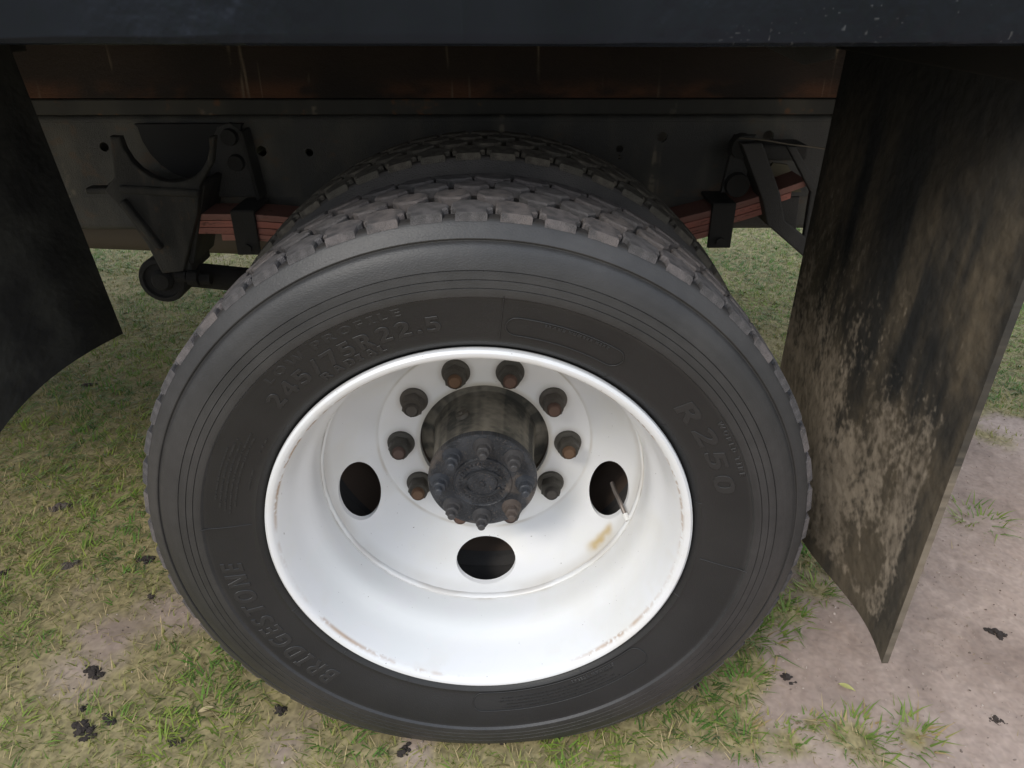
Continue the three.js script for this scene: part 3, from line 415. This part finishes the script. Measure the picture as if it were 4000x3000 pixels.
// the bed: side rail with a rolled lower edge, and floor
{
  const prof = [], z0 = 0.060, y0 = 1.098, R = 0.011;
  prof.push([z0, 1.330]); for (let i = 0; i <= 8; i++) { const t = i / 8 * Math.PI / 2; prof.push([z0 - R + R * Math.cos(t), y0 + R - R * Math.sin(t)]); } prof.push([z0 - 0.075, y0]);
  for (const q of [[z0 - 0.075, y0 + 0.006], [z0 - R, y0 + 0.006]]) prof.push(q); prof.push([z0 - 0.006, y0 + R], [z0 - 0.006, 1.330]);
  const n = 90, P = [], U = [], I = [], m = prof.length; let acc = 0; const al = prof.map((p, i) => { if (i) acc += Math.hypot(p[0] - prof[i - 1][0], p[1] - prof[i - 1][1]); return acc; });
  for (let k = 0; k <= n; k++) { const x = mix(-3.2, 1.6, k / n), w = (fbm(x * 2.2, 3, 1, 3) - 0.5) * 0.006, sag = 0.0016 * x; for (let j = 0; j <= m; j++) { const p = prof[j % m], lo = 1 - sm(1.10, 1.2, p[1]); P.push(x, p[1] + (w + sag) * lo, p[0] + w * 0.6 * lo); U.push(x / 1.2, (j === m ? acc + 0.006 : al[j]) / 1.2); } }
  const W = m + 1; for (let k = 0; k < n; k++) for (let j = 0; j < m; j++) { const a = k * W + j; I.push(a, a + 1, a + W, a + 1, a + W + 1, a + W); }
  let g = new THREE.BufferGeometry(); g.setAttribute('position', new THREE.Float32BufferAttribute(P, 3)); g.setAttribute('uv', new THREE.Float32BufferAttribute(U, 2)); g.setIndex(I); g = toCreasedNormals(g, 0.6);
  const bedTex = colorTex(1024, 1024, (u, v) => { const n = fbm(u * 12, v * 12, 2, 4), f = noise(u * 420, v * 420, 4), s = fbm(u * 60, v * 60, 6, 3) * sm(0.12, 0.24, u) * sm(0.62, 0.5, u); let c = mix3([0.007, 0.010, 0.015], [0.014, 0.018, 0.026], n); if (f > 0.87) c = mix3(c, [0.12, 0.125, 0.13], sm(0.87, 0.96, f) * sm(0.40, 0.6, s) * 0.6); return c; });
  const peel = grayTex(1024, 1024, (u, v) => fbm(u * 90, v * 90, 3, 3) * sm(0.35, 0.6, fbm(u * 5, v * 5, 9, 2)) + 0.3 * fbm(u * 30, v * 30, 1, 2));
  obj('bed_side_rail', g, new THREE.MeshPhysicalMaterial({ map: bedTex, roughness: 0.26, specularIntensity: 0.38, bumpMap: peel, bumpScale: 0.0025, side: THREE.DoubleSide }), truck, 'glossy blue black side rail of the flatbed');
  obj('bed_floor', box(4.8, 0.03, 2.44, -0.8, 1.302, -1.165, 0.003), blackSteel, truck);
  obj('bed_side_rail', box(4.8, 0.22, 0.05, -0.8, 1.215, -2.375, 0.01), blackSteel, truck, 'side rail on the far side of the bed');
}

// leaf spring, hangers and brackets
const springRed = [[0.42, 0.155, 0.115], [0.35, 0.14, 0.105], [0.39, 0.17, 0.13], [0.27, 0.13, 0.10]].map((c, i) => new THREE.MeshStandardMaterial({ map: frameTex(c, c.map((v) => v * 0.75 + 0.03), [0.09, 0.04, 0.025], 0.8, 30 + i), roughness: 0.7, side: THREE.DoubleSide }));
const springTop = std(0.06, 0.045, 0.036, 0.9);
{
  const ZS = -0.665, Wd = 0.082, yTop = (x) => 0.700 + (x > 0 ? 0.31 * x * x : 0.055 * sm(0, 0.5, -x));
  const leafSpring = new THREE.Group(); leafSpring.name = 'leaf_spring'; leafSpring.userData.label = 'stack of red leaf springs running behind the wheel'; truck.add(leafSpring);
  [[-0.62, 0.62], [-0.60, 0.595], [-0.575, 0.57], [-0.53, 0.485]].forEach(([a, b], k) => {
    const n = 36, P = [], U = [], I = [], th = 0.0125; for (let i = 0; i <= n; i++) { const x = mix(a, b, i / n), y = yTop(x) - k * (th + 0.0012); for (const [dy, dz] of [[0, 0.5], [-0.002, 0.5], [-th + 0.002, 0.5], [-th, 0.49], [-th, -0.5], [0, -0.5], [0, 0.49]]) { P.push(x, y + dy, ZS + dz * Wd); U.push(x / 0.8, (dy / th + dz) * 0.3); } }
    for (let i = 0; i < n; i++) for (let j = 0; j < 6; j++) { const o = i * 7 + j; I.push(o, o + 7, o + 1, o + 1, o + 7, o + 8); } for (const o of [0, n * 7]) I.push(o, o + 3, o + 4, o, o + 4, o + 5);
    const g = new THREE.BufferGeometry(); g.setAttribute('position', new THREE.Float32BufferAttribute(P, 3)); g.setAttribute('uv', new THREE.Float32BufferAttribute(U, 2)); g.setIndex(I); obj('leaf', toCreasedNormals(g, 0.6), k ? springRed[(k - 1) % 4] : springRed[3], leafSpring);
  });
  for (const x of [-0.478, 0.465]) { const y = yTop(x), t = x > 0 ? 0.2 : -0.08; obj('spring_clip', [box(0.046, 0.088, 0.009, x, y - 0.036, ZS + Wd / 2 + 0.006, 0.002, null), box(0.046, 0.008, 0.1, x, y + 0.006, ZS, 0.002), cyl(0.009, 0.009, 0.02, 6, [x, y - 0.066, ZS + 0.04], [x, y - 0.066, ZS + 0.058])], blackSteel, leafSpring); }
}
{ // front hanger casting: saddle shaped top, tapering to the torque rod pin
  const U = []; for (let i = 0; i <= 12; i++) { const t = Math.PI * (1 + i / 12); U.push([-0.592 + 0.082 * Math.cos(t), 0.905 + 0.083 * Math.sin(t)]); }
  const out = [[-0.692, 0.906], ...U, [-0.498, 0.906], [-0.512, 0.858], [-0.545, 0.815], [-0.560, 0.76], [-0.592, 0.69], [-0.612, 0.645], [-0.655, 0.640], [-0.672, 0.70], [-0.700, 0.765], [-0.728, 0.806], [-0.702, 0.832]];
  const dustyMap = frameTex([0.030, 0.030, 0.028], [0.095, 0.090, 0.076], [0.11, 0.07, 0.04], 0.5, 44), planarXY = (g, k) => { const q = g.attributes.uv, a = g.attributes.position; for (let i = 0; i < a.count; i++) q.setXY(i, (a.getX(i) + a.getZ(i)) / k, a.getY(i) / (k * 0.5)); return g; };
  const hanger = obj('spring_hanger', planarXY(mergeGeometries([plate(out, 0.022, -0.622, [], 0.004),
    box(0.012, 0.18, 0.12, -0.688, 0.735, -0.68, 0.004, [0, 0, 0.42]), box(0.012, 0.17, 0.12, -0.575, 0.735, -0.68, 0.004, [0, 0, -0.33]), box(0.060, 0.034, 0.11, -0.632, 0.650, -0.672, 0.006),
    box(0.014, 0.11, 0.026, -0.668, 0.742, -0.598, 0.006, [0, 0, 0.5]), box(0.15, 0.016, 0.026, -0.622, 0.806, -0.606, 0.006, [0, 0, -0.06]), box(0.055, 0.012, 0.03, -0.745, 0.802, -0.63, 0.004)].map(plain)), 0.9), new THREE.MeshStandardMaterial({ map: dustyMap, roughness: 0.6, bumpMap: tyreBump, bumpScale: 0.002, side: THREE.DoubleSide }), truck, 'black cast spring hanger with a saddle shaped top');
  obj('backing_plate', [plate([[-0.70, 0.909], ...U.map(([x, y]) => [(x + 0.592) * 1.25 - 0.592, (y - 0.905) * 1.25 + 0.903]), [-0.485, 0.909]], 0.012, -0.733, [], 0.001)], std(0.014, 0.014, 0.014, 0.8), hanger);
  const pin = [-0.664, 0.622, -0.655];
  obj('torque_rod', [revolve([[0.0, -0.05], [0.040, -0.05], [0.047, -0.044], [0.048, 0.040], [0.045, 0.046], [0.037, 0.047], [0.035, 0.040], [0.022, 0.039], [0.021, 0.046], [0.016, 0.052], [0.0, 0.053]], 36).translate(...pin), cyl(0.026, 0.026, 1, 20, [-0.63, 0.618, -0.66], [-0.1, 0.555, -0.67]), ...[0, 1, 2].map((k) => cyl(0.012 + 0.004 * (k % 2), 0.012 + 0.004 * (k % 2), 0.02, 6, [-0.632 + k * 0.024, 0.632 - k * 0.003, -0.61], [-0.611 + k * 0.024, 0.631 - k * 0.003, -0.61]))], std(0.020, 0.019, 0.018, 0.8, { bumpMap: tyreBump, bumpScale: 0.002 }), truck, 'round torque rod below the spring hanger');
  const P2 = [[-0.575, 0.765], [-0.470, 0.765], [-0.480, 0.86], [-0.492, 0.900], [-0.510, 0.912], [-0.535, 0.905], [-0.555, 0.87]];
  obj('hanger_plate', [plate(P2, 0.014, -0.732, [], 0.002), ...[[-0.513, 0.885], [-0.508, 0.835]].map(([x, y]) => cyl(0.017, 0.015, 0.012, 20, [x, y, -0.718], [x, y, -0.706])), box(0.008, 0.135, 0.05, -0.4735, 0.833, -0.712, 0.002, [0, 0, 0.10])], blackSteel, truck);
  // pipe far back on the left, below the rail
  obj('exhaust_pipe', [cyl(0.055, 0.055, 1, 24, [-1.9, 0.660, -1.0], [-0.35, 0.595, -1.0])], std(0.10, 0.082, 0.062, 0.8), truck);
}
{ // rear shackle and strut bracket
  const st = [[0.476, 0.892], [0.516, 0.892], [0.566, 0.797], [0.582, 0.748], [0.660, 0.692], [0.640, 0.668], [0.550, 0.738], [0.532, 0.788]];
  obj('spring_shackle', [plate([[0.462, 0.790], [0.508, 0.790], [0.516, 0.90], [0.474, 0.90]], 0.014, -0.655, [], 0.004), ...[0.880, 0.808].map((y) => cyl(0.024, 0.022, 0.02, 24, [0.489, y, -0.646], [0.489, y, -0.624]))], blackSteel, truck);
  obj('spring_hanger', [plate(st, 0.060, -0.660, [], 0.003), plate([[0.565, 0.885], [0.582, 0.885], [0.642, 0.805], [0.648, 0.690], [0.630, 0.690], [0.626, 0.800]], 0.014, -0.622, [], 0.003), plate([[0.545, 0.77], [0.64, 0.77], [0.645, 0.70], [0.60, 0.715]], 0.01, -0.70, [], 0.002), box(0.14, 0.03, 0.07, 0.56, 0.862, -0.70, 0.006)], blackSteel, truck, 'rear spring bracket with slanted struts');
  obj('gusset', [plate([[0.545, 0.772], [0.655, 0.772], [0.615, 0.828], [0.585, 0.832]], 0.008, -0.73, [], 0.001)], std(0.10, 0.088, 0.055, 0.9), truck);
  obj('brake_cable', [new THREE.TubeGeometry(new THREE.CatmullRomCurve3([[0.475, 0.899], [0.52, 0.896], [0.57, 0.888], [0.62, 0.8825], [0.68, 0.874], [0.76, 0.866]].map(([x, y]) => new THREE.Vector3(x, y, -0.615))), 40, 0.0018, 6)], std(0.11, 0.095, 0.07, 0.7), truck);
}

// ---------------------------------------------------------------- mud flaps
function slab(fn, nu, nv, th, dir) {                  // sheet with thickness: fn(u, v) -> point on the face, dir = x direction of the back
  const P = [], U = [], I = [], W = nu + 1, face = (o) => { for (let j = 0; j <= nv; j++) for (let i = 0; i <= nu; i++) { const p = fn(i / nu, j / nv); P.push(p[0] + o, p[1], p[2]); U.push(i / nu, j / nv); } };
  face(0); face(dir * th); const S = W * (nv + 1);
  for (let j = 0; j < nv; j++) for (let i = 0; i < nu; i++) { const a = j * W + i; I.push(a, a + 1, a + W, a + 1, a + W + 1, a + W, S + a, S + a + W, S + a + 1, S + a + 1, S + a + W, S + a + W + 1); }
  const edge = []; for (let i = 0; i < nu; i++) edge.push([i, i + 1], [nv * W + i + 1, nv * W + i]); for (let j = 0; j < nv; j++) edge.push([(j + 1) * W, j * W], [j * W + nu, (j + 1) * W + nu]);
  for (const [a, b] of edge) I.push(a, S + a, b, b, S + a, S + b);
  const g = new THREE.BufferGeometry(); g.setAttribute('position', new THREE.Float32BufferAttribute(P, 3)); g.setAttribute('uv', new THREE.Float32BufferAttribute(U, 2)); g.setIndex(I); return toCreasedNormals(g, 0.7);
}
{
  const zN = 0.046, zF = -0.540, yB = 0.253, yT = 1.085;
  const flapTex = colorTex(1024, 1400, (u, v) => {
    const z = mix(zN, zF, u), y = mix(yB, yT, v), n = fbm(z * 16, y * 9, 1, 4), f = fbm(z * 110, y * 70, 2, 3), q = fbm(z * 45, y * 26, 5, 3), st = fbm(z * 38, y * 2.5, 7, 4);
    let c = mix3([0.014, 0.0145, 0.0145], [0.024, 0.024, 0.022], f);
    // old brown mud film in vertical streaks over the upper part, thin along a dark strip
    const strip = Math.exp(-(((z + 0.235) / 0.055) ** 2)) * sm(0.48, 0.66, y);
    const film = clamp(sm(0.32, 0.7, n * 0.55 + st * 0.55) * (0.35 + 0.55 * f) * (1 - strip * 0.85)) * sm(1.06, 0.8, y);
    c = mix3(c, [0.20, 0.155, 0.098], film * 0.8); c = mix3(c, [0.13, 0.108, 0.078], sm(0.62, 0.40, y) * 0.45 * (0.4 + f));
    // dried light mud low down
    const fine = fbm(z * 170, y * 130, 14, 3), n2 = fbm(z * 26 + 5, y * 22, 17, 4);
    const near = sm(0.0, 0.028, zN - z - 0.030 + (q - 0.5) * 0.03), low = sm(0.0, 0.022, y - yB - 0.016 + (q - 0.5) * 0.035 - sm(-0.05, 0.03, z) * 0.03);
    const edgeTop = 0.595 + (n - 0.5) * 0.22 + sm(-0.25, -0.45, z) * 0.05;
    let k = 0.62 + (edgeTop - y) * 3.2; k = Math.min(k, 1.02 + 0.25 * sm(-0.15, -0.4, z)) - (1 - near) - (1 - low);
    const scr = Math.exp(-(((z + 0.083) / 0.05) ** 2) - (((y - 0.355) / 0.06) ** 2)) * (0.25 + 0.75 * sm(0.40, 0.52, fbm((z + y * 0.5) * 75, y * 4, 11, 3))) + 0.5 * Math.exp(-(((z + 0.075) / 0.018) ** 2) - (((y - 0.50) / 0.05) ** 2)) + 0.45 * Math.exp(-(((z + 0.20) / 0.03) ** 2) - (((y - 0.56) / 0.04) ** 2));
    k -= scr * 1.6;
    const mud = sm(0.22, 0.74, k * 0.62 + (fine - 0.5) * 0.75 + (n2 - 0.5) * 0.30 + (f - 0.5) * 0.35 + (st - 0.5) * 0.25) * 0.86;
    c = mix3(c, mix3([0.23, 0.189, 0.141], [0.41, 0.343, 0.262], clamp(0.35 + (n2 - 0.5) * 1.1 + (f - 0.5) * 1.0)), mud);
    return c;
  });
  const flapBump = grayTex(512, 512, (u, v) => fbm(u * 40, v * 55, 3, 4));
  obj('mud_flap', slab((u, v) => { const z = mix(zN, zF, u), low = 1 - v; return [0.594 + 0.017 * low * low * Math.sin(u * 8.5 + 0.2) + 0.018 * v, mix(yB, yT, v) + 0.006 * low * low - 0.010 * Math.sin(u * 6.0) * low * low, z]; }, 40, 60, 0.0095, 1), new THREE.MeshStandardMaterial({ map: flapTex, roughness: 0.8, bumpMap: flapBump, bumpScale: 0.003, side: THREE.DoubleSide }), truck, 'rubber mud flap behind the wheel, caked with dried tan mud');
  obj('flap_hanger', [box(0.045, 0.05, 0.74, 0.632, 1.078, -0.33, 0.004), plate([[0.40, 1.09], [0.60, 1.09], [0.60, 1.04], [0.55, 1.03]], 0.006, -0.56, [], 0.001)], blackSteel, truck);
  const fz = (u) => mix(-0.485, 0.045, u);
  const lt = colorTex(512, 512, (u, v) => { const n = fbm(u * 9, v * 9, 21, 4), f = fbm(u * 60, v * 40, 4, 3); return mix3([0.022, 0.022, 0.021], [0.062, 0.062, 0.054], clamp((n - 0.35) * 1.6 + (f - 0.5) * 0.4)); });
  obj('mud_flap', slab((u, v) => { const a = clamp(u / 0.75), lo = (1 - v) ** 2; return [mix(-0.700, -0.752, v) + 0.010 * lo * Math.sin(u * 7), mix(0.561 + 0.030 * Math.sin(a * Math.PI), 1.085, v), fz(u) + 0.006 * v]; }, 36, 40, 0.0095, -1), new THREE.MeshStandardMaterial({ map: lt, roughness: 0.75, bumpMap: flapBump, bumpScale: 0.002, side: THREE.DoubleSide }), truck, 'plain black rubber mud flap ahead of the wheel');
  obj('flap_hanger', [box(0.045, 0.05, 0.62, -0.782, 1.078, -0.23, 0.004)], blackSteel, truck);
}

// ---------------------------------------------------------------- dark soil clods and a few loose leaves
const clodMat = [std(0.038, 0.029, 0.024, 0.98), std(0.055, 0.041, 0.033, 0.98), std(0.10, 0.08, 0.068, 0.98)];
function clodGeo(seed, r, lumps) {
  const q = rng(seed), l = [];
  for (let k = 0; k < lumps; k++) { const s = r * (0.10 + 0.20 * q() * q()), g = new THREE.IcosahedronGeometry(s, 2), p = g.attributes.position, ox = q() * 50; for (let i = 0; i < p.count; i++) { const x = p.getX(i), y = p.getY(i), z = p.getZ(i), d = 0.35 + 1.25 * fbm(x / s * 2.4 + ox, y / s * 2.4, z / s * 2.4, 4); p.setXYZ(i, x * d, y * d * 0.6, z * d); } g.computeVertexNormals(); const a = q() * 6.28, d = k ? r * (0.08 + 0.8 * q()) : 0; g.translate(Math.cos(a) * d, s * 0.28 + Math.max(0, r * 0.30 - d * 0.35) * q(), Math.sin(a) * d * 0.55); l.push(g); }
  return mergeGeometries(l.map(plain));
}
const clods = [ // x, z, size, tone, turn, label
  [-1.074, -0.656, 0.034, 2, 0.2, 'grey crumbling soil clod in the grass near the left edge'], [-0.937, -0.449, 0.024, 2, 0.5, 'small pale soil clod in thin turf left of the wheel'], [-1.078, -0.423, 0.02, 0, 1, 'dark soil clod cut by the left edge of the view'], [-0.775, -0.461, 0.026, 0, 0.1, 'dark soil clod in the grass close to the left of the tyre'],
  [-0.716, -0.347, 0.018, 1, 2, 'brown soil crumb in the turf left of the lettered sidewall'], [-0.893, -0.168, 0.013, 1, 0, 'tiny brown soil crumb on the bare patch at far left'], [-0.746, -0.155, 0.027, 0, -0.5, 'elongated dark soil clod on the bare patch at lower left'], [-0.721, -0.07, 0.016, 0, 1.4, 'small dark soil clod just above the largest pair at lower left'],
  [-0.695, -0.03, 0.031, 0, -0.8, 'largest dark soil clod at the lower left of the view'], [-0.668, -0.052, 0.021, 0, -0.6, 'dark soil clod touching the largest one at lower left'], [-0.536, -0.011, 0.020, 0, 0.6, 'dark soil clod on bare sand at the bottom left of the tyre'], [-0.369, -0.07, 0.022, 0, 0, 'dark soil clod tucked against the lower left of the tyre'],
  [-0.137, 0.014, 0.021, 0, 1.1, 'round dark soil clod in front of the bottom of the tyre'], [0.021, -0.006, 0.023, 0, 0.3, 'dark soil heap touching the tyre at its lowest point'], [0.377, -0.125, 0.021, 1, 2.2, 'dark soil clod pressed against the lower right of the tyre'], [0.474, 0.013, 0.009, 0, 0, 'tiny dark soil crumb on sand near the bottom edge'],
  [0.56, -0.134, 0.021, 0, -0.7, 'forked dark soil clod on sand between tyre and right flap'], [1.022, -0.24, 0.026, 0, -0.5, 'lone dark soil clod on bare sand right of the flap tip'], [0.901, -0.039, 0.018, 1, -0.4, 'small brown soil clod on sand near the lower right corner'], [-1.316, -1.282, 0.03, 1, 0.3, 'flat dark soil clod in a bare hollow under the left flap'],
];
clods.forEach(([x, z, s, tone, turn, label], i) => { const c = obj('soil_clod', clodGeo(100 + i, s, s > 0.015 ? 34 : 8), clodMat[tone]); c.position.set(x, groundHeight(x, z) - 0.0025, z); c.rotation.y = turn; tag(c, label, 'soil clod'); });
{ const leaf = (x, z, s, turn, col, label) => { const P = [], I = [], n = 8; for (let i = 0; i <= n; i++) { const t = i / n, w = Math.sin(Math.PI * Math.pow(t, 0.8)) * 0.18; for (const k of [-1, 0, 1]) P.push((t - 0.5) * s, 0.10 * s * Math.sin(t * 3) + Math.abs(k) * 0.06 * s, k * w * s); } for (let i = 0; i < n; i++) for (const k of [0, 1]) { const o = i * 3 + k; I.push(o, o + 1, o + 3, o + 1, o + 4, o + 3); } const g = new THREE.BufferGeometry(); g.setAttribute('position', new THREE.Float32BufferAttribute(P, 3)); g.setIndex(I); g.computeVertexNormals(); const m = obj('fallen_leaf', g, std(...col, 0.7)); m.position.set(x, groundHeight(x, z) + 0.004, z); m.rotation.y = turn; tag(m, label, 'leaf'); };
  leaf(0.66, -0.105, 0.030, -0.6, [0.42, 0.40, 0.14], 'pale yellow leaf lying on bare sand below the right flap');
  leaf(-0.50, -0.07, 0.028, 0.4, [0.50, 0.40, 0.22], 'tan dead leaf lying on sand left of the tyre bottom');
}

renderer.render(scene, camera);
